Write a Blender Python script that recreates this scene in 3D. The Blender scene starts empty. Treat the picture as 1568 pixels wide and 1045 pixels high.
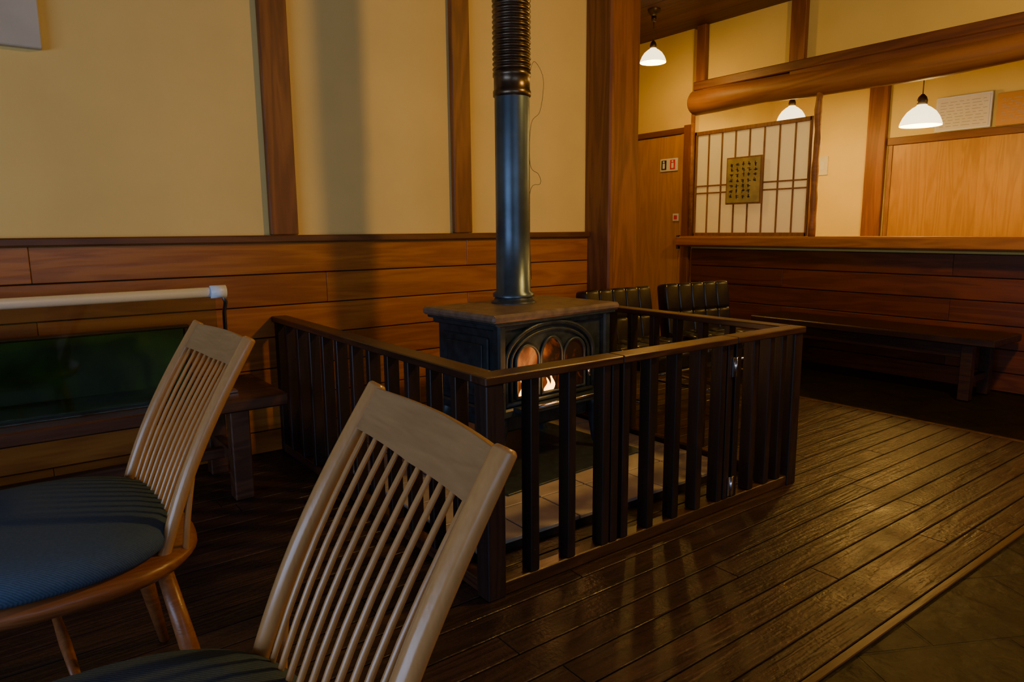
import bpy, math, random
from mathutils import Vector, Matrix
random.seed(7)
scene=bpy.context.scene
COL=bpy.context.collection
# ------------------------------------------------------------------ materials
def newmat(name):
    m=bpy.data.materials.new(name); m.use_nodes=True
    nt=m.node_tree; b=nt.nodes['Principled BSDF']
    return m,nt,b
def N(nt,t,**k):
    n=nt.nodes.new(t)
    for a,v in k.items(): setattr(n,a,v)
    return n
def L(nt,a,b): nt.links.new(a,b)
def ramp(nt,stops):
    r=N(nt,'ShaderNodeValToRGB'); e=r.color_ramp.elements
    while len(e)>len(stops): e.remove(e[-1])
    while len(e)<len(stops): e.new(0.5)
    for i,(p,c) in enumerate(stops):
        e[i].position=p; e[i].color=(*c,1)
    return r
def wood(name,dark,light,axis='x',scale=1.0,rough=.45,var=.35,bump=.15,spec=.5,wave=.5,worn=0):
    m,nt,b=newmat(name)
    tc=N(nt,'ShaderNodeTexCoord'); g=N(nt,'ShaderNodeNewGeometry')
    mul=N(nt,'ShaderNodeMath',operation='MULTIPLY'); mul.inputs[1].default_value=13.7
    L(nt,g.outputs['Random Per Island'],mul.inputs[0])
    add=N(nt,'ShaderNodeVectorMath',operation='ADD')
    L(nt,tc.outputs['Object'],add.inputs[0]); L(nt,mul.outputs[0],add.inputs[1])
    mp=N(nt,'ShaderNodeMapping'); s=[1,1,1]; s['xyz'.index(axis)]=.09
    mp.inputs['Scale'].default_value=[v*scale for v in s]
    L(nt,add.outputs[0],mp.inputs[0])
    n1=N(nt,'ShaderNodeTexNoise'); n1.inputs['Scale'].default_value=9; n1.inputs['Detail'].default_value=3; n1.inputs['Distortion'].default_value=.6
    n2=N(nt,'ShaderNodeTexNoise'); n2.inputs['Scale'].default_value=90; n2.inputs['Detail'].default_value=4
    L(nt,mp.outputs[0],n1.inputs[0]); L(nt,mp.outputs[0],n2.inputs[0])
    m1=N(nt,'ShaderNodeMath',operation='MULTIPLY'); m1.inputs[1].default_value=38
    L(nt,n1.outputs[0],m1.inputs[0])
    sn=N(nt,'ShaderNodeMath',operation='SINE'); L(nt,m1.outputs[0],sn.inputs[0])
    mr=N(nt,'ShaderNodeMapRange'); mr.inputs[1].default_value=-1; mr.inputs[2].default_value=1
    L(nt,sn.outputs[0],mr.inputs[0])
    mx=N(nt,'ShaderNodeMix'); mx.inputs[0].default_value=wave
    L(nt,n2.outputs[0],mx.inputs[2]); L(nt,mr.outputs[0],mx.inputs[3])
    mid=tuple((a+c)/2 for a,c in zip(dark,light))
    rp=ramp(nt,[(.1,dark),(.5,mid),(.9,light)]); L(nt,mx.outputs[0],rp.inputs[0])
    hs=N(nt,'ShaderNodeHueSaturation')
    mv=N(nt,'ShaderNodeMapRange'); mv.inputs[3].default_value=1-var; mv.inputs[4].default_value=1+var
    L(nt,g.outputs['Random Per Island'],mv.inputs[0]); L(nt,mv.outputs[0],hs.inputs['Value'])
    L(nt,rp.outputs[0],hs.inputs['Color']); L(nt,hs.outputs[0],b.inputs['Base Color'])
    b.inputs['Roughness'].default_value=rough; b.inputs['Specular IOR Level'].default_value=spec
    h=mx.outputs[0]
    if worn:
        n3=N(nt,'ShaderNodeTexNoise'); n3.inputs['Scale'].default_value=5; n3.inputs['Detail'].default_value=8; n3.inputs['Roughness'].default_value=.7
        L(nt,tc.outputs['Object'],n3.inputs[0])
        r3=N(nt,'ShaderNodeMapRange'); r3.inputs[1].default_value=.35; r3.inputs[2].default_value=.65; r3.inputs[3].default_value=rough-worn; r3.inputs[4].default_value=rough+worn
        L(nt,n3.outputs[0],r3.inputs[0]); L(nt,r3.outputs[0],b.inputs['Roughness'])
        n4=N(nt,'ShaderNodeTexNoise'); n4.inputs['Scale'].default_value=70; n4.inputs['Detail'].default_value=3
        L(nt,tc.outputs['Object'],n4.inputs[0])
        ad=N(nt,'ShaderNodeMath',operation='ADD'); L(nt,mx.outputs[0],ad.inputs[0]); L(nt,n4.outputs[0],ad.inputs[1]); h=ad.outputs[0]
    bp=N(nt,'ShaderNodeBump'); bp.inputs['Strength'].default_value=bump; bp.inputs['Distance'].default_value=.004
    L(nt,h,bp.inputs['Height']); L(nt,bp.outputs[0],b.inputs['Normal'])
    return m
def plain(name,col,rough=.5,metal=0,spec=.5,noise=0,nscale=20,bump=0,coat=0):
    m,nt,b=newmat(name)
    b.inputs['Roughness'].default_value=rough; b.inputs['Metallic'].default_value=metal
    b.inputs['Specular IOR Level'].default_value=spec; b.inputs['Coat Weight'].default_value=coat
    tc=N(nt,'ShaderNodeTexCoord'); n=N(nt,'ShaderNodeTexNoise'); n.inputs['Scale'].default_value=nscale; n.inputs['Detail'].default_value=5
    L(nt,tc.outputs['Object'],n.inputs[0])
    rp=ramp(nt,[(.3,tuple(c*(1-noise) for c in col)),(.7,tuple(min(1,c*(1+noise)) for c in col))])
    L(nt,n.outputs[0],rp.inputs[0]); L(nt,rp.outputs[0],b.inputs['Base Color'])
    if bump:
        bp=N(nt,'ShaderNodeBump'); bp.inputs['Strength'].default_value=bump; bp.inputs['Distance'].default_value=.004
        L(nt,n.outputs[0],bp.inputs['Height']); L(nt,bp.outputs[0],b.inputs['Normal'])
    return m
def emis(name,col,st):
    m,nt,b=newmat(name)
    b.inputs['Base Color'].default_value=(*col,1)
    b.inputs['Emission Color'].default_value=(*col,1); b.inputs['Emission Strength'].default_value=st
    return m
PD=(.16,.050,.010); PL=(.32,.115,.024)
W_post=wood('wood_post',PD,PL,'z',.8,.5,.12)
W_beamy=wood('wood_beam_y',(.11,.035,.008),(.21,.073,.015),'y',.8,.5,.12)
W_beamx=wood('wood_beam_x',(.10,.034,.009),(.20,.072,.018),'x',.8,.45,.12)
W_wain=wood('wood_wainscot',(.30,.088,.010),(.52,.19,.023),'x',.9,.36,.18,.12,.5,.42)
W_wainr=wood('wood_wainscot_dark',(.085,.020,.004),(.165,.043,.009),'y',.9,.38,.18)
W_log=wood('wood_log',(.21,.082,.015),(.36,.155,.032),'y',.6,.5,.1)
W_door=wood('wood_door',(.42,.20,.012),(.56,.29,.022),'z',1.0,.45,.06,.05)
W_ceil=wood('wood_ceiling',(.08,.025,.008),(.14,.045,.013),'y',.8,.6,.2)
W_count=wood('wood_counter',(.28,.105,.016),(.44,.18,.030),'y',.8,.35,.1)
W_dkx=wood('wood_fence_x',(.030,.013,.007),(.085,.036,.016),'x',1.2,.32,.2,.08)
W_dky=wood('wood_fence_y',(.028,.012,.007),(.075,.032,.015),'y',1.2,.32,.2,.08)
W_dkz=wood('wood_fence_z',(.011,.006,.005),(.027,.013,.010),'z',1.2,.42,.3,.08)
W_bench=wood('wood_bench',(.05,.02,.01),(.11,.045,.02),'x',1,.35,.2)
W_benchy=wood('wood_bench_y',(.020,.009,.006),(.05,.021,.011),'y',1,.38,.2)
W_floor=wood('wood_floor',(.014,.008,.006),(.054,.027,.017),'x',1.3,.41,.32,.5,.45,.4,.10)
W_edge=wood('wood_floor_edge',(.040,.020,.009),(.09,.045,.020),'x',1.3,.40,.3,.3)
W_chair=wood('wood_chair_oak',(.40,.205,.066),(.49,.265,.090),'z',3,.27,.06,.04,.5,.2)
W_chairy=wood('wood_chair_crest',(.27,.15,.060),(.38,.22,.09),'y',2.2,.36,.06,.06,.5,.3)
W_seat=wood('wood_chair_seat',(.20,.07,.02),(.29,.11,.034),'x',3,.35,.06,.06)
W_shoji=wood('wood_shoji',(.20,.09,.03),(.32,.15,.05),'z',2,.5,.1,.05)
def plaster(name,col):
    return plain(name,col,.9,0,.1,.05,2.2,0)
P_wall=plaster('plaster_cream',(.87,.665,.235))
P_far=plaster('plaster_far',(.82,.61,.15))
P_off=plaster('plaster_office',(.87,.71,.21))
M_iron=plain('cast_iron',(.034,.050,.062),.40,.3,.5,.35,30,.15)
M_irontop_lit=plain('cast_iron_top_lit',(.20,.15,.11),.42,.2,.5,.3,25,.1)  # paler cast iron: light falling on the top plate put into the colour
M_pipe=plain('pipe_steel',(.07,.105,.14),.34,.7,.5,.35,6,.03)
M_pipe2=plain('pipe_flexible',(.13,.095,.06),.3,.85,.5,.3,10,0)
M_blk=plain('black_vinyl',(.012,.011,.011),.26,0,.6,.2,40,.05)
M_chrome=plain('chrome',(.6,.6,.62),.2,1,.5,0,10)
M_white=plain('white_enamel',(.78,.86,.95),.35)
M_grn=plain('green_panel',(.026,.095,.010),.45,0,.3,.6,7,.1)
M_stone=plain('hearth_stone',(.36,.32,.27),.45,0,.4,.22,9,.15)
M_dark=plain('dark_gap',(.012,.007,.005),.8)
M_paperw=plain('paper_white',(.78,.78,.72),.8,0,.2,.03,5)
M_ink=plain('ink_black',(.03,.03,.03),.7)
M_red=plain('sign_red',(.7,.03,.03),.6)
M_grey=plain('print_grey',(.4,.4,.4),.7)
M_gold=plain('frame_paper_gold',(.36,.30,.09),.5,0,.4,.25,12)
M_canvas=plain('canvas_pale',(.55,.53,.45),.8,0,.2,.15,3)
M_orange=plain('frame_orange',(.6,.3,.06),.5)
M_brass=plain('brass_dark',(.12,.08,.04),.4,.8)
def fabric():
    m,nt,b=newmat('navy_fabric')
    tc=N(nt,'ShaderNodeTexCoord'); w=N(nt,'ShaderNodeTexWave',bands_direction='DIAGONAL'); w.inputs['Scale'].default_value=110; w.inputs['Distortion'].default_value=1.5
    n=N(nt,'ShaderNodeTexNoise'); n.inputs['Scale'].default_value=200
    L(nt,tc.outputs['Object'],w.inputs[0]); L(nt,tc.outputs['Object'],n.inputs[0])
    mx=N(nt,'ShaderNodeMix'); mx.inputs[0].default_value=.5; L(nt,w.outputs[1],mx.inputs[2]); L(nt,n.outputs[0],mx.inputs[3])
    rp=ramp(nt,[(.2,(.032,.062,.115)),(.8,(.070,.115,.185))]); L(nt,mx.outputs[0],rp.inputs[0]); L(nt,rp.outputs[0],b.inputs['Base Color'])
    b.inputs['Roughness'].default_value=.9; b.inputs['Specular IOR Level'].default_value=.2
    bp=N(nt,'ShaderNodeBump'); bp.inputs['Strength'].default_value=.15; bp.inputs['Distance'].default_value=.001
    L(nt,mx.outputs[0],bp.inputs['Height']); L(nt,bp.outputs[0],b.inputs['Normal'])
    return m
M_fab=fabric()
def slate():
    m,nt,b=newmat('slate_tile')
    tc=N(nt,'ShaderNodeTexCoord')
    br=N(nt,'ShaderNodeTexBrick'); br.offset=.5
    br.inputs['Scale'].default_value=1; br.inputs['Brick Width'].default_value=.42; br.inputs['Row Height'].default_value=.28
    br.inputs['Mortar Size'].default_value=.005; br.inputs['Mortar Smooth'].default_value=.3
    br.inputs['Color1'].default_value=(.011,.0085,.005,1); br.inputs['Color2'].default_value=(.008,.006,.0038,1); br.inputs['Mortar'].default_value=(.003,.0025,.002,1)
    mp=N(nt,'ShaderNodeMapping'); mp.inputs['Rotation'].default_value=(0,0,math.radians(28))
    L(nt,tc.outputs['Object'],mp.inputs[0]); L(nt,mp.outputs[0],br.inputs[0])
    n=N(nt,'ShaderNodeTexNoise'); n.inputs['Scale'].default_value=7; n.inputs['Detail'].default_value=6
    L(nt,tc.outputs['Object'],n.inputs[0])
    mx=N(nt,'ShaderNodeMix',data_type='RGBA',blend_type='MULTIPLY'); mx.inputs[0].default_value=.7
    rp=ramp(nt,[(.3,(.5,.5,.5)),(.7,(1.4,1.3,1.1))]); L(nt,n.outputs[0],rp.inputs[0])
    L(nt,br.outputs[0],mx.inputs[6]); L(nt,rp.outputs[0],mx.inputs[7]); L(nt,mx.outputs[2],b.inputs['Base Color'])
    b.inputs['Roughness'].default_value=.48; b.inputs['Specular IOR Level'].default_value=.22
    ma=N(nt,'ShaderNodeMath',operation='SUBTRACT'); L(nt,n.outputs[0],ma.inputs[0]); L(nt,br.outputs[1],ma.inputs[1])
    bp=N(nt,'ShaderNodeBump'); bp.inputs['Strength'].default_value=.8; bp.inputs['Distance'].default_value=.025
    L(nt,ma.outputs[0],bp.inputs['Height']); L(nt,bp.outputs[0],b.inputs['Normal'])
    return m
M_slate=slate()
def acrylic():
    m,nt,b=newmat('clear_acrylic')
    out=nt.nodes['Material Output']
    t=N(nt,'ShaderNodeBsdfTransparent'); t.inputs[0].default_value=(.80,.84,.76,1)
    gl=N(nt,'ShaderNodeBsdfGlossy'); gl.inputs['Roughness'].default_value=.06
    fr=N(nt,'ShaderNodeFresnel'); fr.inputs[0].default_value=1.5
    mx=N(nt,'ShaderNodeMixShader'); L(nt,fr.outputs[0],mx.inputs[0]); L(nt,t.outputs[0],mx.inputs[1]); L(nt,gl.outputs[0],mx.inputs[2]); L(nt,mx.outputs[0],out.inputs[0])
    return m
M_acr=acrylic()
def shoji_paper():
    m,nt,b=newmat('shoji_paper'); out=nt.nodes['Material Output']
    d=N(nt,'ShaderNodeBsdfDiffuse'); d.inputs[0].default_value=(.86,.87,.80,1)
    t=N(nt,'ShaderNodeBsdfTranslucent'); t.inputs[0].default_value=(.90,.90,.82,1)
    mx=N(nt,'ShaderNodeMixShader'); mx.inputs[0].default_value=.5
    L(nt,d.outputs[0],mx.inputs[1]); L(nt,t.outputs[0],mx.inputs[2]); L(nt,mx.outputs[0],out.inputs[0]); return m
M_shoji=shoji_paper()
def fire():
    m,nt,b=newmat('fire_glow')
    tc=N(nt,'ShaderNodeTexCoord'); n=N(nt,'ShaderNodeTexNoise'); n.inputs['Scale'].default_value=14; n.inputs['Detail'].default_value=4; n.inputs['Distortion'].default_value=1
    mp=N(nt,'ShaderNodeMapping'); mp.inputs['Scale'].default_value=(1,1,.55)
    L(nt,tc.outputs['Object'],mp.inputs[0]); L(nt,mp.outputs[0],n.inputs[0])
    sp=N(nt,'ShaderNodeSeparateXYZ'); L(nt,tc.outputs['Object'],sp.inputs[0])
    hx=N(nt,'ShaderNodeMapRange'); hx.inputs[1].default_value=-.14; hx.inputs[2].default_value=.00; hx.inputs[3].default_value=.03; hx.inputs[4].default_value=-.26
    L(nt,sp.outputs[0],hx.inputs[0])
    ad=N(nt,'ShaderNodeMath',operation='ADD'); L(nt,n.outputs[0],ad.inputs[0]); L(nt,hx.outputs[0],ad.inputs[1])
    rp=ramp(nt,[(.32,(.012,.003,.001)),(.48,(.30,.045,.006)),(.62,(.8,.20,.03)),(.8,(1,.5,.12))]); L(nt,ad.outputs[0],rp.inputs[0])
    b.inputs['Base Color'].default_value=(.01,.005,.003,1)
    L(nt,rp.outputs[0],b.inputs['Emission Color']); b.inputs['Emission Strength'].default_value=.65
    return m
M_fire=fire()
M_flame=emis('flame',(1,.50,.12),7)
M_opal=emis('opal_glass',(1,.82,.45),3.6)
M_bulb=emis('bulb',(1,.75,.4),12)
# ------------------------------------------------------------------ mesh builder
class MB:
    def __init__(s,name): s.n=name; s.v=[]; s.f=[]; s.mi=[]; s.mats=[]; s.sm=[]
    def m(s,mat):
        if mat not in s.mats: s.mats.append(mat)
        return s.mats.index(mat)
    def add(s,vs,fs,mat,smooth=False,M=None):
        o=len(s.v); i=s.m(mat)
        for v in vs: s.v.append(tuple(M@Vector(v)) if M else tuple(v))
        for f in fs: s.f.append([a+o for a in f]); s.mi.append(i); s.sm.append(smooth)
    def box(s,x0,x1,y0,y1,z0,z1,mat,M=None,b=0):
        if b<=0:
            vs=[(x,y,z) for x in(x0,x1) for y in(y0,y1) for z in(z0,z1)]
            fs=[(0,1,3,2),(4,6,7,5),(0,4,5,1),(2,3,7,6),(0,2,6,4),(1,5,7,3)]
            s.add(vs,fs,mat,False,M); return
        vs=[];idx={}
        for i,x in enumerate((x0,x1)):
            for j,y in enumerate((y0,y1)):
                for k,z in enumerate((z0,z1)):
                    sx=b if i==0 else -b; sy=b if j==0 else -b; sz=b if k==0 else -b
                    idx[i,j,k,0]=len(vs); vs.append((x,y+sy,z+sz))
                    idx[i,j,k,1]=len(vs); vs.append((x+sx,y,z+sz))
                    idx[i,j,k,2]=len(vs); vs.append((x+sx,y+sy,z))
        fs=[]
        for i in(0,1): fs.append([idx[i,0,0,0],idx[i,0,1,0],idx[i,1,1,0],idx[i,1,0,0]][::1 if i==0 else -1])
        for j in(0,1): fs.append([idx[0,j,0,1],idx[1,j,0,1],idx[1,j,1,1],idx[0,j,1,1]][::1 if j==0 else -1])
        for k in(0,1): fs.append([idx[0,0,k,2],idx[0,1,k,2],idx[1,1,k,2],idx[1,0,k,2]][::1 if k==0 else -1])
        for j in(0,1):
            for k in(0,1): fs.append([idx[0,j,k,1],idx[0,j,k,2],idx[1,j,k,2],idx[1,j,k,1]])
        for i in(0,1):
            for k in(0,1): fs.append([idx[i,0,k,0],idx[i,0,k,2],idx[i,1,k,2],idx[i,1,k,0]])
        for i in(0,1):
            for j in(0,1): fs.append([idx[i,j,0,0],idx[i,j,0,1],idx[i,j,1,1],idx[i,j,1,0]])
        for i in(0,1):
            for j in(0,1):
                for k in(0,1): fs.append([idx[i,j,k,0],idx[i,j,k,1],idx[i,j,k,2]])
        s.add(vs,fs,mat,False,M)
    def tube(s,pts,rad,mat,seg=14,M=None,flat=None,cap=True):
        pts=[Vector(p) for p in pts]; n=len(pts)
        if not isinstance(rad,(list,tuple)): rad=[rad]*n
        t0=(pts[1]-pts[0]).normalized(); a=Vector((0,0,1)) if abs(t0.z)<.9 else Vector((0,1,0))
        nx=t0.cross(a).normalized(); vs=[];fs=[]
        for i,p in enumerate(pts):
            t=(pts[min(i+1,n-1)]-pts[max(i-1,0)]).normalized()
            nx=(nx-t*nx.dot(t)).normalized(); ny=t.cross(nx)
            for k in range(seg):
                an=2*math.pi*k/seg
                q=nx*math.cos(an)*rad[i]+ny*math.sin(an)*rad[i]*(flat or 1)
                vs.append(p+q)
        for i in range(n-1):
            for k in range(seg):
                fs.append((i*seg+k,i*seg+(k+1)%seg,(i+1)*seg+(k+1)%seg,(i+1)*seg+k))
        if cap: fs.append(tuple(range(seg))[::-1]); fs.append(tuple((n-1)*seg+k for k in range(seg)))
        s.add(vs,fs,mat,True,M)
    def lathe(s,prof,c,mat,seg=32,M=None,ex=2.0,sx=1,sy=1,cap=True):
        vs=[];fs=[]
        for r,z in prof:
            for k in range(seg):
                a=2*math.pi*k/seg; ca,sa=math.cos(a),math.sin(a)
                x=math.copysign(abs(ca)**(2/ex),ca); y=math.copysign(abs(sa)**(2/ex),sa)
                vs.append((c[0]+r*x*sx,c[1]+r*y*sy,c[2]+z))
        n=len(prof)
        for i in range(n-1):
            for k in range(seg): fs.append((i*seg+k,i*seg+(k+1)%seg,(i+1)*seg+(k+1)%seg,(i+1)*seg+k))
        if cap:
            fs.append(tuple(range(seg))[::-1]); fs.append(tuple((n-1)*seg+k for k in range(seg)))
        s.add(vs,fs,mat,True,M)
    def pillow(s,c,hx,hy,hz,mat,M=None,n=8,e=.35):
        vs=[];fs=[];S=n*4;R=n*2
        for i in range(R+1):
            ph=-math.pi/2+math.pi*i/R
            cp,sp=math.cos(ph),math.sin(ph)
            for k in range(S):
                a=2*math.pi*k/S; f=lambda w,ee:math.copysign(abs(w)**ee,w)
                vs.append((c[0]+hx*f(cp,e)*f(math.cos(a),e),c[1]+hy*f(cp,e)*f(math.sin(a),e),c[2]+hz*f(sp,e)))
        for i in range(R):
            for k in range(S): fs.append((i*S+k,i*S+(k+1)%S,(i+1)*S+(k+1)%S,(i+1)*S+k))
        s.add(vs,fs,mat,True,M)
    def build(s,loc=(0,0,0),rot=0,parent=None,bevel=0):
        me=bpy.data.meshes.new(s.n); me.from_pydata(s.v,[],s.f); 
        for m in s.mats: me.materials.append(m)
        for p,i,sm in zip(me.polygons,s.mi,s.sm): p.material_index=i; p.use_smooth=sm
        me.validate(); me.update()
        import bmesh
        bm=bmesh.new(); bm.from_mesh(me); bmesh.ops.recalc_face_normals(bm,faces=bm.faces); bm.to_mesh(me); bm.free()
        o=bpy.data.objects.new(s.n,me); COL.objects.link(o); o.location=loc; o.rotation_euler=(0,0,rot)
        if bevel:
            bv=o.modifiers.new('bevel','BEVEL'); bv.width=bevel; bv.segments=2; bv.limit_method='ANGLE'
        if parent: o.parent=parent
        return o
def empty(name,loc=(0,0,0),rot=0):
    o=bpy.data.objects.new(name,None); COL.objects.link(o); o.location=loc; o.rotation_euler=(0,0,rot); o.empty_display_size=.1
    return o
CEIL=2.69; YW=3.22; XR=4.98
# ------------------------------------------------------------------ floor
b=MB('floor')
b.box(-3,7.2,-3.2,6.2,-.12,-.006,M_slate)
y=.765
PX=3.85
while y<3.20:
    w=.094
    xs=[-2.95]
    while xs[-1]<PX:
        xs.append(min(PX,xs[-1]+random.uniform(1.4,2.6)))
    for a,c in zip(xs[:-1],xs[1:]):
        b.box(a+.0008,c-.0008,y+.0026,min(y+w-.0026,YW),-.03,0,W_floor,b=.0018)
    y+=w
b.box(-2.95,PX+.0,.740,.763,-.03,.002,W_edge,b=.002)
b.box(PX+.002,PX+.030,.74,YW,-.03,.002,W_edge,b=.002)
b.build()
# ------------------------------------------------------------------ left wall (stove wall)
b=MB('wall_left'); b.box(-2.9,3.05,YW,YW+.12,0,CEIL,P_wall); b.build()
b=MB('wainscot_left')
zs=[.0,.105,.25,.395,.54,.685,.83,.972]
b.box(-2.9,2.97,YW-.012,YW-.001,0,.97,M_dark)
for j,(z0,z1) in enumerate(zip(zs[:-1],zs[1:])):
    for xa,xb in (((-2.9,.12),(.12,2.08),(2.08,2.97)) if j%2==0 else ((-2.9,1.28),(1.28,2.97))):
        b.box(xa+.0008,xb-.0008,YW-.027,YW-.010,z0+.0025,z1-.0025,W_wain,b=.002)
b.build()
b=MB('trim_chair_rail'); b.box(-2.9,2.97,YW-.05,YW-.001,.972,1.004,W_beamx,b=.005); b.build()
for nm,x0,x1 in (('trim_1',1.03,1.155),('trim_2',2.005,2.115)):
    b=MB(nm); b.box(x0,x1,YW-.035,YW-.001,1.005,CEIL,W_post,b=.004); b.build()
b=MB('wooden_pillar'); b.box(2.97,3.215,3.01,3.30,0,CEIL,W_post,b=.012); b.build()
b=MB('wall_passage'); b.box(3.05,3.16,3.30,6.1,0,CEIL,P_far); b.build()
b=MB('wall_passage_end'); b.box(3.05,7.1,6.0,6.1,0,CEIL,P_far); b.build()
# ------------------------------------------------------------------ right wall with counter opening
b=MB('wall_right'); b.box(XR,XR+.10,-3,4.02,0,.86,P_far); b.build()
b=MB('wall_right_upper'); b.box(XR,XR+.10,-3,4.02,2.10,CEIL,P_far); b.build()
b=MB('wall_right_far'); b.box(XR,XR+.10,4.06,6.0,0,CEIL,P_far); b.build()
b=MB('wall_right_near'); b.box(XR,XR+.10,-3,-1.0,.86,2.10,P_far); b.build()
b=MB('wainscot_right')
zs=[0,.12,.265,.41,.555,.70,.845]
b.box(XR-.012,XR-.001,-2.9,4.0,0,.845,M_dark)
for j,(z0,z1) in enumerate(zip(zs[:-1],zs[1:])):
    for ya,yb in (((-2.9,1.9),(1.9,4.0)) if j%2 else ((-2.9,.7),(.7,3.1),(3.1,4.0))):
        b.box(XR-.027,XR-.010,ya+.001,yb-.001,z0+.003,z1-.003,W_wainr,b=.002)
b.build()
b=MB('reception_counter')
b.box(4.84,5.22,-.98,4.05,.865,.952,W_count,b=.006)
b.box(4.80,4.90,-.98,4.05,.875,.945,W_count,b=.006)
b.build()
b=MB('log_beam')
pts=[];rad=[]
for i in range(24):
    t=i/23; y=4.00-5.0*t
    pts.append((4.95+.012*math.sin(t*9),y,2.07-.045*t+.012*math.sin(t*14))); rad.append(.102-.025*min(1,t*1.6)+.004*math.sin(t*37))
pts=[(4.95,4.02,2.07)]+pts; rad=[.085]+rad
b.tube(pts,rad,W_log,24); b.build()
b=MB('ceiling_beam'); b.box(4.90,4.977,-2.9,3.99,2.165,2.235,W_beamy,b=.006)
b.box(4.90,4.977,-2.9,3.10,2.09,2.165,W_beamy,b=.004); b.build()
for nm,y0,y1 in (('trim_3',3.90,3.99),('trim_4',3.01,3.13),('trim_5',1.2,1.32)):
    b=MB(nm); b.box(4.93,4.978,y0,y1,2.236,CEIL,W_post,b=.004); b.build()
b=MB('trim_6'); b.box(4.93,4.978,4.02,4.10,0,1.90,W_post,b=.004); b.build()
b=MB('trim_7'); b.box(4.94,4.978,4.10,6.0,1.835,1.885,W_beamy,b=.004); b.build()
b=MB('door_1')
b.box(4.955,4.978,4.105,4.95,.0,1.832,W_door,b=.002)
for y0,y1 in ((4.105,4.135),(4.92,4.95)): b.box(4.945,4.957,y0,y1,0,1.832,W_door,b=.002)
b.box(4.91,4.957,4.115,4.135,.84,.96,M_brass,b=.004)
b.build()
b=MB('restroom_sign')
b.box(4.945,4.953,4.17,4.37,1.525,1.635,M_paperw,b=.001)
for yc,mt in ((4.325,M_ink),(4.225,M_red)):
    b.box(4.942,4.9455,yc-.028,yc+.028,1.54,1.622,mt)
    b.lathe([(.002,0),(.009,.006),(.009,.012),(.002,.018)],(4.941,yc,1.598),M_paperw,10)
    b.box(4.9405,4.9425,yc-.012,yc+.012,1.55,1.595,M_paperw)
b.build()
b=MB('small_notice_sign'); b.box(4.945,4.953,4.145,4.21,1.085,1.15,M_paperw,b=.001); b.box(4.943,4.9455,4.16,4.195,1.10,1.135,M_red); b.build()
b=MB('shoji_screen')
y0,y1,z0,z1=2.93,3.99,.953,1.83
b.box(4.975,4.978,y0,y1,z0,z1,M_shoji)
for ya,yb in ((y0-.012,y0+.014),(y1-.014,y1+.012)): b.box(4.955,4.99,ya,yb,z0,z1,W_shoji,b=.002)
b.box(4.955,4.99,y0,y1,z1-.03,z1,W_shoji,b=.002); b.box(4.955,4.99,y0,y1,z0,z0+.028,W_shoji,b=.002)
for i in range(1,8):
    yy=y0+(y1-y0)*i/8; b.box(4.965,4.975,yy-.005,yy+.005,z0,z1,W_shoji)
for zz in (1.315,1.375): b.box(4.964,4.975,y0,y1,zz-.006,zz+.006,W_shoji)
b.build()
b=MB('bamboo_pole'); 
pp=[(4.93,2.865,.953)];rr=[.026]
for i in range(1,16):
    z=.953+1.05*i/15; pp.append((4.93+.004*math.sin(i*1.3),2.865+.004*math.cos(i),z)); rr.append(.024+.003*math.sin(i*2.1))
b.tube(pp,rr,W_log,14)
b.tube([(4.93,4.00,.953),(4.93,4.00,1.98)],.018,W_log,12)
b.build()
b=MB('framed_calligraphy')
fy0,fy1,fz0,fz1=3.31,3.64,1.21,1.585
b.box(4.925,4.945,fy0,fy1,fz0,fz1,W_shoji,b=.002)
b.box(4.921,4.926,fy0+.012,fy1-.012,fz0+.012,fz1-.012,M_gold)
for c in range(5):
    for r in range(7):
        if c==0 and r>3: continue
        yc=fy0+.055+c*.055; zc=fz1-.06-r*.042
        for k in range(5):
            if random.random()<.5: w,h=.011,.0022
            else: w,h=.0022,.012
            dy=random.uniform(-.008,.008); dz=random.uniform(-.009,.009)
            b.box(4.9195,4.9215,yc+dy-w,yc+dy+w,zc+dz-h,zc+dz+h,M_ink)
b.box(4.944,4.956,3.45,3.50,1.55,1.57,M_brass)
b.build()
# ------------------------------------------------------------------ office behind the counter
XB=7.0
b=MB('wall_office_back'); b.box(XB,XB+.1,-1.1,4.9,0,CEIL,P_off); b.build()
b=MB('wall_office_left'); b.box(5.08,XB,4.62,4.72,0,CEIL,P_off); b.build()
b=MB('wall_office_right'); b.box(5.08,XB,-1.1,-1.0,0,CEIL,P_off); b.build()
b=MB('trim_8'); b.box(XB-.05,XB-.001,3.35,3.53,0,CEIL,W_post,b=.005); b.build()
b=MB('trim_9'); b.box(XB-.045,XB-.001,-1.0,3.33,1.78,1.85,W_beamy,b=.004); b.build()
b=MB('door_2')
b.box(XB-.03,XB-.001,2.52,3.31,0,1.778,W_door,b=.002); b.box(XB-.045,XB-.031,1.6,2.54,0,1.778,W_door,b=.002)
b.box(XB-.04,XB-.03,3.28,3.315,0,1.778,W_shoji)
b.build()
def cert(name,y0,y1,z0,z1,frame,x=XB-.02):
    b=MB(name)
    b.box(x-.03,x-.012,y0,y1,z0,z1,frame,b=.002)
    b.box(x-.034,x-.03,y0+.015,y1-.015,z0+.015,z1-.015,M_paperw if frame is M_white else M_orange)
    n=9
    for i in range(n):
        zz=z1-.05-(z1-z0-.09)*i/(n-1)
        xx=y1-.04
        while xx>y0+.05:
            w=random.uniform(.02,.07); b.box(x-.0355,x-.034,max(xx-w,y0+.03),xx,zz-.002,zz+.002,M_grey); xx-=w+.02
    b.build()
cert('certificate',2.48,2.92,1.855,2.15,M_white)
cert('certificate',1.95,2.44,1.855,2.12,M_orange)
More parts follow.
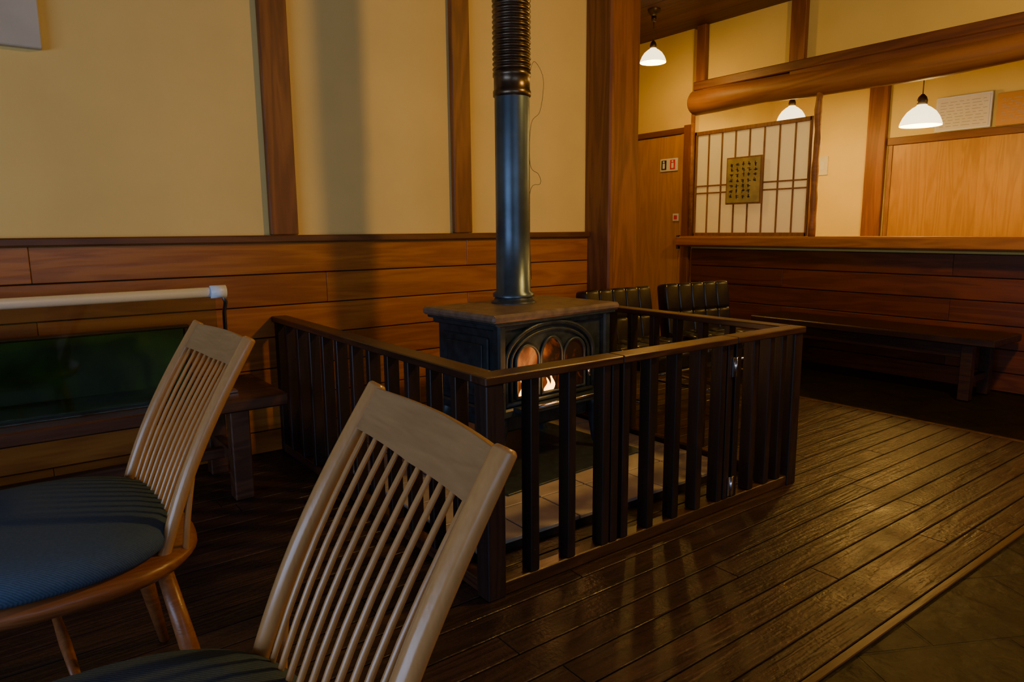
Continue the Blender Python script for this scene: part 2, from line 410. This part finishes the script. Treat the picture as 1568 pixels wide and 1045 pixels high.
b=MB('wall_switch_plate'); b.box(XB-.015,XB-.001,3.93,4.04,1.55,1.74,M_paperw,b=.003); b.box(XB-.019,XB-.014,3.965,4.005,1.60,1.69,M_white,b=.002); b.build()
# ------------------------------------------------------------------ ceiling
b=MB('ceiling')
b.box(-3,7.2,-3.2,6.2,CEIL+.02,CEIL+.08,M_dark)
x=-3
while x<7.1:
    b.box(x+.002,x+.178,-3.2,6.2,CEIL,CEIL+.02,W_ceil,b=.002); x+=.18
b.build()
# ------------------------------------------------------------------ remaining walls with windows
def wall_with_window(name,wname,axis,pos,a0,a1,w0,w1,wz0,wz1,th=.12):
    b=MB(name)
    def bx(p0,p1,z0,z1,m,d0=0,d1=th,bb=None):
        q=b if bb is None else bb
        lo,hi=sorted((pos-d0,pos-d1))
        if axis=='x': q.box(lo,hi,p0,p1,z0,z1,m)
        else: q.box(p0,p1,lo,hi,z0,z1,m)
    bx(a0,w0,0,CEIL,P_wall); bx(w1,a1,0,CEIL,P_wall); bx(w0,w1,0,wz0,P_wall); bx(w0,w1,wz1,CEIL,P_wall)
    b.build()
    q=MB(wname)
    n=4
    for i in range(n+1):
        c=w0+(w1-w0)*i/n; bx(max(w0,c-.025),min(w1,c+.025),wz0,wz1,W_post,.03,.08,q)
    for z in (wz0,(wz0+wz1)/2,wz1-.04): bx(w0,w1,z,z+.04,W_post,.03,.08,q)
    q.build()
wall_with_window('wall_west','window_1','x',-2.8,-3.1,3.22,-1.6,1.9,.40,1.35)
wall_with_window('wall_south','window_2','y',-3.0,-2.8,5.0,-1.5,1.8,.8,2.0)
b=MB('wall_south_east'); b.box(5.0,7.1,-3.12,-3.0,0,CEIL,P_wall); b.build()
# ------------------------------------------------------------------ fence around the stove
b=MB('stove_guard_fence')
FX0,FX1,FY=1.04,2.49,1.50
FT=.638
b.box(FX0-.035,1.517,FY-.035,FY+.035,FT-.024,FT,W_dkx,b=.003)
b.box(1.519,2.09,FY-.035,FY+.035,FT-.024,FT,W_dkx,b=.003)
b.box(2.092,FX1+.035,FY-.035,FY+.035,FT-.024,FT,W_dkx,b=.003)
for X in (FX0,FX1):
    b.box(X-.035,X+.035,FY+.036,YW-.03,FT-.024,FT,W_dky,b=.003)
    b.box(X-.02,X+.02,FY+.03,YW-.03,.0,.04,W_dky,b=.003)
    y=FY+.15
    while y<YW-.05:
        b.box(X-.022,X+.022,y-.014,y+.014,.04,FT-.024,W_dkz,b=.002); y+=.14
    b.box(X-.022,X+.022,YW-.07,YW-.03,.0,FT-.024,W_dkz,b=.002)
b.box(FX0-.02,FX1+.02,FY-.022,FY+.022,.0,.04,W_dkx,b=.003)
b.box(FX0-.03,FX0+.03,FY-.03,FY+.03,0,FT-.024,W_dkz,b=.003)
b.box(FX1-.028,FX1+.028,FY-.028,FY+.028,0,FT-.024,W_dkz,b=.003)
for x in (1.18,1.32,1.46,1.497,1.545,1.665,1.79,1.91,2.03,2.068,2.115,2.22,2.32,2.40):
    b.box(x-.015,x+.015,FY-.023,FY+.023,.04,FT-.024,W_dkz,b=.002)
for z in (.53,.085):
    b.box(2.075,2.107,FY-.028,FY-.023,z-.035,z+.035,M_chrome,b=.001)
    b.tube([(2.091,FY-.029,z-.035),(2.091,FY-.029,z+.035)],.005,M_chrome,8)
b.build()
# ------------------------------------------------------------------ hearth
b=MB('tiled_hearth')
b.box(1.12,2.42,1.70,YW-.03,0,.022,M_dark)
xx=1.12
while xx<2.40:
    yy=1.70
    while yy<3.15:
        b.box(xx+.003,min(xx+.217,2.42),yy+.003,min(yy+.217,YW-.03),.0,.034,M_stone,b=.002); yy+=.22
    xx+=.22
b.build()
# ------------------------------------------------------------------ stove
ST=empty('wood_stove',(1.835,2.385,0),math.radians(4.5))
b=MB('body')
zb,zt=.30,.662
b.box(-.31,.31,-.20,.20,zb,zt,M_iron,b=.012)
b.box(-.335,.335,-.225,.225,zb-.02,zb+.02,M_iron,b=.008)
b.box(-.325,.325,-.215,.215,zt-.03,zt,M_iron,b=.006)
for sx in (-1,1):
    b.box(min(sx*.31,sx*.32),max(sx*.31,sx*.32),-.15,.15,zb+.05,zt-.06,M_iron,b=.006)
    b.box(min(sx*.32,sx*.326),max(sx*.32,sx*.326),-.12,.12,zb+.08,zt-.09,M_iron,b=.004)
    b.box(sx*.305-.02,sx*.305+.02,-.225,-.185,zb,zt,M_iron,b=.008)
b.build(parent=ST)
b=MB('top_plate')
b.box(-.365,.365,-.245,.235,.668,.700,M_irontop_lit,b=.010)
b.box(-.345,.345,-.235,.225,.655,.668,M_iron,b=.004)
b.lathe([(.10,.700),(.10,.706),(.088,.712),(.080,.730)],(.02,.08,0),M_iron,32,cap=False)
b.build(parent=ST)
b=MB('legs')
for sx in (-1,1):
    for sy in (-1,1):
        b.tube([(sx*.27,sy*.16,.31),(sx*.285,sy*.175,.24),(sx*.28,sy*.17,.16),(sx*.285,sy*.175,.09),(sx*.30,sy*.19,.05),(sx*.305,sy*.195,.034)],[.045,.036,.024,.02,.026,.03],M_iron,12)
b.box(-.25,.25,-.16,.18,.20,.29,M_iron,b=.01)
b.build(parent=ST)
def arch(cx,w,z0,zs,zt,n=20):
    pts=[(cx-w,z0),(cx-w,zs)]
    for i in range(1,n): 
        a=math.pi-math.pi*i/n; pts.append((cx+w*math.cos(a),zs+(zt-zs)*math.sin(a)))
    pts+= [(cx+w,zs),(cx+w,z0)]
    return pts
b=MB('arched_doors')
DX=-.035
def archplate(pts,y0,y1,mat):
    n=len(pts); vs=[(x,y0,z) for x,z in pts]+[(x,y1,z) for x,z in pts]
    fs=[tuple(range(n)),tuple(range(n,2*n))[::-1]]+[(i,(i+1)%n,n+(i+1)%n,n+i) for i in range(n)]
    b.add(vs,fs,mat)
archplate(arch(DX,.255,.335,.50,.648),-.212,-.198,M_iron)
for (w,zs,zt2,r) in ((.252,.50,.647,.010),(.222,.50,.618,.007)):
    p=arch(DX,w,.335,zs,zt2); b.tube([(x,-.216,z) for x,z in p],r,M_iron,8)
    b.tube([(DX-w,-.216,.335),(DX+w,-.216,.335)],r,M_iron,8)
for cx,w in ((DX-.135,.062),(DX,.062),(DX+.135,.062)):
    top=.585 if cx==DX else .565
    archplate(arch(cx,w-.002,.36,.50,top-.003),-.2135,-.209,M_fire)
    p=arch(cx,w,.355,.50,top); b.tube([(x,-.219,z) for x,z in p]+[(cx-w,-.219,.355)],.007,M_iron,8)
b.tube([(DX+.19,-.225,.43),(DX+.19,-.25,.43),(DX+.19,-.255,.40)],.007,M_chrome,8)
for cx,zz,h in ((-.185,.362,.07),(-.165,.362,.12),(-.142,.362,.09),(-.045,.362,.055),(-.020,.362,.07)):
    vs=[];k=9
    for i in range(k):
        t=i/(k-1); wv=.014*(1-t)**.7*(1+.3*math.sin(t*7))+.0005; dx=.006*math.sin(t*6+cx*40)
        vs.append((cx+dx-wv+DX*.3,-.2145,zz+h*t)); vs.append((cx+dx+wv+DX*.3,-.2145,zz+h*t))
    b.add(vs,[(2*i,2*i+1,2*i+3,2*i+2) for i in range(k-1)],M_flame)
b.build(parent=ST)
b=MB('ash_lip'); b.box(-.25,.25,-.29,-.20,.300,.322,M_iron,b=.006); 
b.tube([(-.25,-.288,.325),(.25,-.288,.325)],.008,M_chrome,8); b.build(parent=ST)
b=MB('floor_plate'); b.box(-.40,.40,-.36,.30,.0345,.042,M_iron,b=.002); b.build(parent=ST)
ld=bpy.data.lights.new('fire_light','POINT'); ld.energy=1.2; ld.color=(1,.42,.12); ld.shadow_soft_size=.06
lo=bpy.data.objects.new('fire_light',ld); COL.objects.link(lo); lo.parent=ST; lo.location=(-.10,-.33,.46)
b=MB('stove_pipe')
px,py=1.853,2.472
b.lathe([(.092,.728),(.092,.742),(.077,.752),(.075,1.0),(.075,1.575)],(px,py,0),M_pipe,36,cap=False)
b.lathe([(.075,1.575),(.081,1.58),(.081,1.60),(.077,1.605),(.077,1.655),(.081,1.66),(.081,1.675),(.076,1.68)],(px,py,0),M_pipe2,36,cap=False)
pr=[];z=1.68
while z<CEIL:
    pr+= [(.074,z),(.080,z+.006),(.082,z+.010),(.080,z+.014),(.074,z+.020)]
    z+=.021 
pr=[p for p in pr if p[1]<CEIL]
b.lathe(pr,(px,py,0),M_pipe2,36,cap=False)
def smooth(pts,k=6):
    P=[Vector(p) for p in pts]; out=[]
    for i in range(len(P)-1):
        p0=P[max(i-1,0)];p1=P[i];p2=P[i+1];p3=P[min(i+2,len(P)-1)]
        for j in range(k):
            t=j/k; out.append(.5*((2*p1)+(p2-p0)*t+(2*p0-5*p1+4*p2-p3)*t*t+(3*p1-p0-3*p2+p3)*t**3))
    out.append(P[-1]); return out
b.tube(smooth([(px+.072,py-.03,1.68),(px+.10,py-.03,1.73),(px+.14,py-.04,1.66),(px+.13,py-.03,1.53),(px+.08,py-.03,1.47),(px+.074,py-.03,1.30),(px+.12,py-.03,1.26),(px+.13,py-.03,1.22),(px+.078,py-.02,1.17),(px+.078,py-.03,.80)]),.001,M_brass,6)
b.build()
# ------------------------------------------------------------------ left bench, clear screen, green back panel
b=MB('wooden_bench')
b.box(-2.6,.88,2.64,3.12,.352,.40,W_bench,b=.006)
for x in (-2.2,-.75,.70):
    for y in (2.70,3.06): b.box(x-.035,x+.035,y-.035,y+.035,0,.352,W_bench,b=.004)
    b.box(x-.02,x+.02,2.70,3.06,.12,.17,W_bench,b=.003)
b.box(-2.2,.70,2.86,2.90,.12,.16,W_bench,b=.003)
b.build()
b=MB('clear_screen_panel')
b.box(-2.5,.66,2.738,2.742,.402,.79,M_acr)
b.tube([(-2.5,2.74,.796),(.65,2.74,.800)],.018,M_white,16)
b.tube([(.645,2.74,.800),(.70,2.74,.80)],.024,M_white,16)
b.tube([(.685,2.74,.80),(.70,2.75,.76),(.70,2.78,.72),(.70,2.79,.402)],.008,M_chrome,8)
b.box(.675,.725,2.765,2.815,.402,.41,M_chrome)
b.build()
b=MB('green_back_panel')  # plain made-up panel standing in for the green contents behind the screen
b.box(-2.4,.60,3.02,3.045,.402,.640,M_grn,b=.004)
b.box(-2.42,.62,3.015,3.05,.640,.652,W_bench,b=.003); b.box(.60,.62,3.015,3.05,.402,.640,W_bench,b=.003)
b.box(-2.4,.60,2.78,3.015,.402,.412,M_grn,b=.003)
b.build()
b=MB('wall_canvas_picture'); b.box(-.62,.235,YW-.04,YW-.002,1.69,2.35,M_canvas,b=.004); b.build()
# ------------------------------------------------------------------ right bench
b=MB('low_bench')
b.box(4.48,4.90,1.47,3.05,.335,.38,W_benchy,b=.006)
for y in (1.62,2.95):
    b.box(4.52,4.58,y-.03,y+.03,0,.335,W_benchy,b=.003); b.box(4.80,4.86,y-.03,y+.03,0,.335,W_benchy,b=.003)
    b.box(4.54,4.84,y-.02,y+.02,.10,.14,W_benchy)
b.box(4.53,4.56,1.62,2.95,.25,.33,W_benchy,b=.003)
b.build()
# ------------------------------------------------------------------ black vinyl chairs (facing -Y)
def vinyl_chair(loc,rot):
    b=MB('black_vinyl_chair')
    W=.26
    for i in range(4):
        for j in range(4):
            b.pillow((-W+.065+i*.13,-.20+j*.125,.372),.067,.065,.03,M_blk,n=5,e=.4)
    b.box(-W,W,-.26,.24,.30,.375,M_blk,b=.02)
    M=Matrix.Translation((0,.24,.36))@Matrix.Rotation(math.radians(-9),4,'X')
    b.box(-W,W,-.015,.05,0,.325,M_blk,M,b=.02)
    for i in range(5):
        for j in range(2):
            b.pillow((-W+.052+i*.104,.012,.075+j*.167),.0535,.045,.088,M_blk,M,n=6,e=.25)
    b.tube([(-W,-.265,.305),(W,-.265,.305)],.008,M_chrome,8)
    for sx in (-1,1):
        b.tube([(sx*.23,-.22,.30),(sx*.24,-.24,.0)],.014,M_chrome,10)
        b.tube([(sx*.23,.20,.30),(sx*.24,.24,.0)],.014,M_chrome,10)
        b.tube([(sx*.235,-.23,.14),(sx*.235,.22,.14)],.009,M_chrome,8)
    return b.build(loc,rot)
vinyl_chair((2.84,2.53,0),0)
vinyl_chair((3.48,2.52,0),math.radians(-8))
# ------------------------------------------------------------------ spindle chairs (facing -X)
def spindle_chair(loc,rot):
    E=empty('spindle_back_chair',loc,rot)
    B=Vector((.155,0,.39)); T=Vector((.350,0,.803))
    def P(t,y):
        p=B.lerp(T,t); p.x+= -.018*math.sin(math.pi*t); p.x+=.018*(1-(y/.2)**2)*(.3+.7*t); return Vector((p.x,y,p.z))
    b=MB('backrest')
    for s in (-1,1):
        pts=[];rad=[]
        for i in range(13):
            t=i/12; y=s*(.186-.012*t); pts.append(P(t,y)); rad.append(.0115+.0025*math.sin(math.pi*min(1,t*.75)) )
        e=(pts[-1]-pts[-2]).normalized()
        pts.append(pts[-1]+e*.004); rad.append(rad[-1]*.75)
        b.tube(pts,rad,W_chair,18,flat=1.1)
        q0=P(.46,s*.180); q1=P(.22,s*.186)+Vector((.022,0,0)); q2=Vector((.200,s*.176,.39))
        b.tube(smooth([q0,q1,q2],6),.0065,W_chair,10)
    ns=10
    for i in range(ns):
        f=-1+2*(i+.5)/ns
        pts=[P(t/8*.88,f*(.156+.006*t/8)) for t in range(9)]
        b.tube(pts,[.0036,.0042,.0046,.0048,.0048,.0046,.0043,.004,.0036],W_chair,10)
    vs=[];n=14;hh=[(.868,-.007),(.868,.007),(.995,.007),(.995,-.007)]
    for i in range(n+1):
        y=-.170+.340*i/n
        for t,d in hh:
            p=P(t-.012*(1-abs(y)/.170)*(1 if t<.9 else -.3),y); vs.append((p.x+d*.9,p.y,p.z-d*.4))
    fs=[]
    for i in range(n):
        for k in range(4): fs.append((i*4+k,i*4+(k+1)%4,(i+1)*4+(k+1)%4,(i+1)*4+k))
    fs+= [(0,1,2,3),(n*4+3,n*4+2,n*4+1,n*4)]
    b.add(vs,fs,W_chairy)
    b.build(parent=E,bevel=.003)
    b=MB('seat')
    b.lathe([(.21,.360),(.248,.370),(.262,.386),(.260,.398),(.248,.405)],(0,0,0),W_seat,48,ex=2.6,sx=.96,sy=1.0)
    b.build(parent=E)
    b=MB('cushion')
    b.lathe([(.225,.406),(.248,.409),(.261,.421),(.264,.438),(.256,.455),(.235,.467),(.19,.475),(.11,.479),(.02,.480)],(-.026,0,0),M_fab,64,ex=2.4,sx=.93,sy=1.0)
    b.build(parent=E)
    b=MB('legs')
    for sx in (-1,1):
        for sy in (-1,1):
            b.tube([(sx*.16,sy*.16,.370),(sx*.19,sy*.19,.19),(sx*.225,sy*.22,0)],[.015,.018,.011],W_seat,14)
    for sy in (-1,1): b.tube([(-.19,sy*.19,.19),(0,sy*.19,.19),(.19,sy*.19,.19)],[.008,.011,.008],W_seat,10)
    b.tube([(0,-.19,.19),(0,0,.19),(0,.19,.19)],[.008,.011,.008],W_seat,10)
    b.build(parent=E)
    return E
spindle_chair((.045,1.60,0),math.radians(3))
spindle_chair((.053,.742,0),math.radians(-5))
# ------------------------------------------------------------------ pendant lamps
def pendant(loc,r,energy,top=CEIL,soft=.05):
    E=empty('pendant_lamp',loc); k=r/.14
    b=MB('glass_shade')
    pf=[(1.0,-.045),(1.01,-.038),(.96,-.015),(.86,.018),(.68,.055),(.45,.082),(.26,.098),(.22,.112)]
    b.lathe([(r*a,z*k) for a,z in pf],(0,0,0),M_opal,40,cap=False)
    b.build(parent=E)
    b=MB('bulb'); b.pillow((0,0,.01),.025,.025,.035,M_bulb,e=1); b.build(parent=E)
    b=MB('fitting'); b.lathe([(.034*k,.105*k),(.036*k,.135*k),(.028*k,.16*k),(.010,.18*k)],(0,0,0),M_brass,16)
    h=top-loc[2]
    b.tube([(0,0,.16*k),(0,0,h)],.004,M_brass,8); b.lathe([(.05,h-.002),(.045,h-.03),(.02,h-.05)],(0,0,0),M_brass,16,cap=False)
    b.tube([(0,0,h-.05),(0,0,h-.09)],.02,M_brass,12)
    b.build(parent=E)
    l=bpy.data.lights.new('lamp_light','POINT'); l.energy=energy; l.color=(1,.56,.12); l.shadow_soft_size=soft
    o=bpy.data.objects.new('lamp_light',l); COL.objects.link(o); o.parent=E; o.location=(0,0,-.06*k-.01)
pendant((4.3,3.90,2.33),.10,16)
pendant((6.0,3.75,2.02),.125,34)
pendant((5.62,2.46,1.80),.14,34)
pendant((3.0,.55,2.53),.14,120,soft=.10)
pendant((6.0,.3,2.1),.14,20)
# ------------------------------------------------------------------ daylight through windows
def area(name,loc,rot,sx,sy,e,col):
    l=bpy.data.lights.new(name,'AREA'); l.shape='RECTANGLE'; l.size=sx; l.size_y=sy; l.energy=e; l.color=col
    o=bpy.data.objects.new(name,l); COL.objects.link(o); o.location=loc; o.rotation_euler=rot
area('daylight_west',(-3.0,.15,.85),(0,math.radians(-90),0),.95,3.5,95,(.48,.64,1))
area('daylight_south',(.15,-3.2,1.4),(math.radians(90),0,0),3.3,1.2,32,(.48,.66,1))
w=bpy.data.worlds.new('world'); scene.world=w; w.use_nodes=True
w.node_tree.nodes['Background'].inputs[0].default_value=(.25,.38,.6,1); w.node_tree.nodes['Background'].inputs[1].default_value=.1
# ------------------------------------------------------------------ camera
a=math.radians(36.7);p=math.radians(9.1);r=.0083
F=Vector((math.sin(a)*math.cos(p),math.cos(a)*math.cos(p),-math.sin(p)))
R0=Vector((math.cos(a),-math.sin(a),0)); U0=R0.cross(F)
R=math.cos(r)*R0-math.sin(r)*U0; U=math.sin(r)*R0+math.cos(r)*U0
cd=bpy.data.cameras.new('camera'); cd.sensor_width=36; cd.lens=24.45; cd.clip_start=.02
co=bpy.data.objects.new('camera',cd); COL.objects.link(co)
Mx=Matrix((R,U,-F)).transposed().to_4x4(); Mx.translation=Vector((0,0,1.02)); co.matrix_world=Mx
scene.camera=co
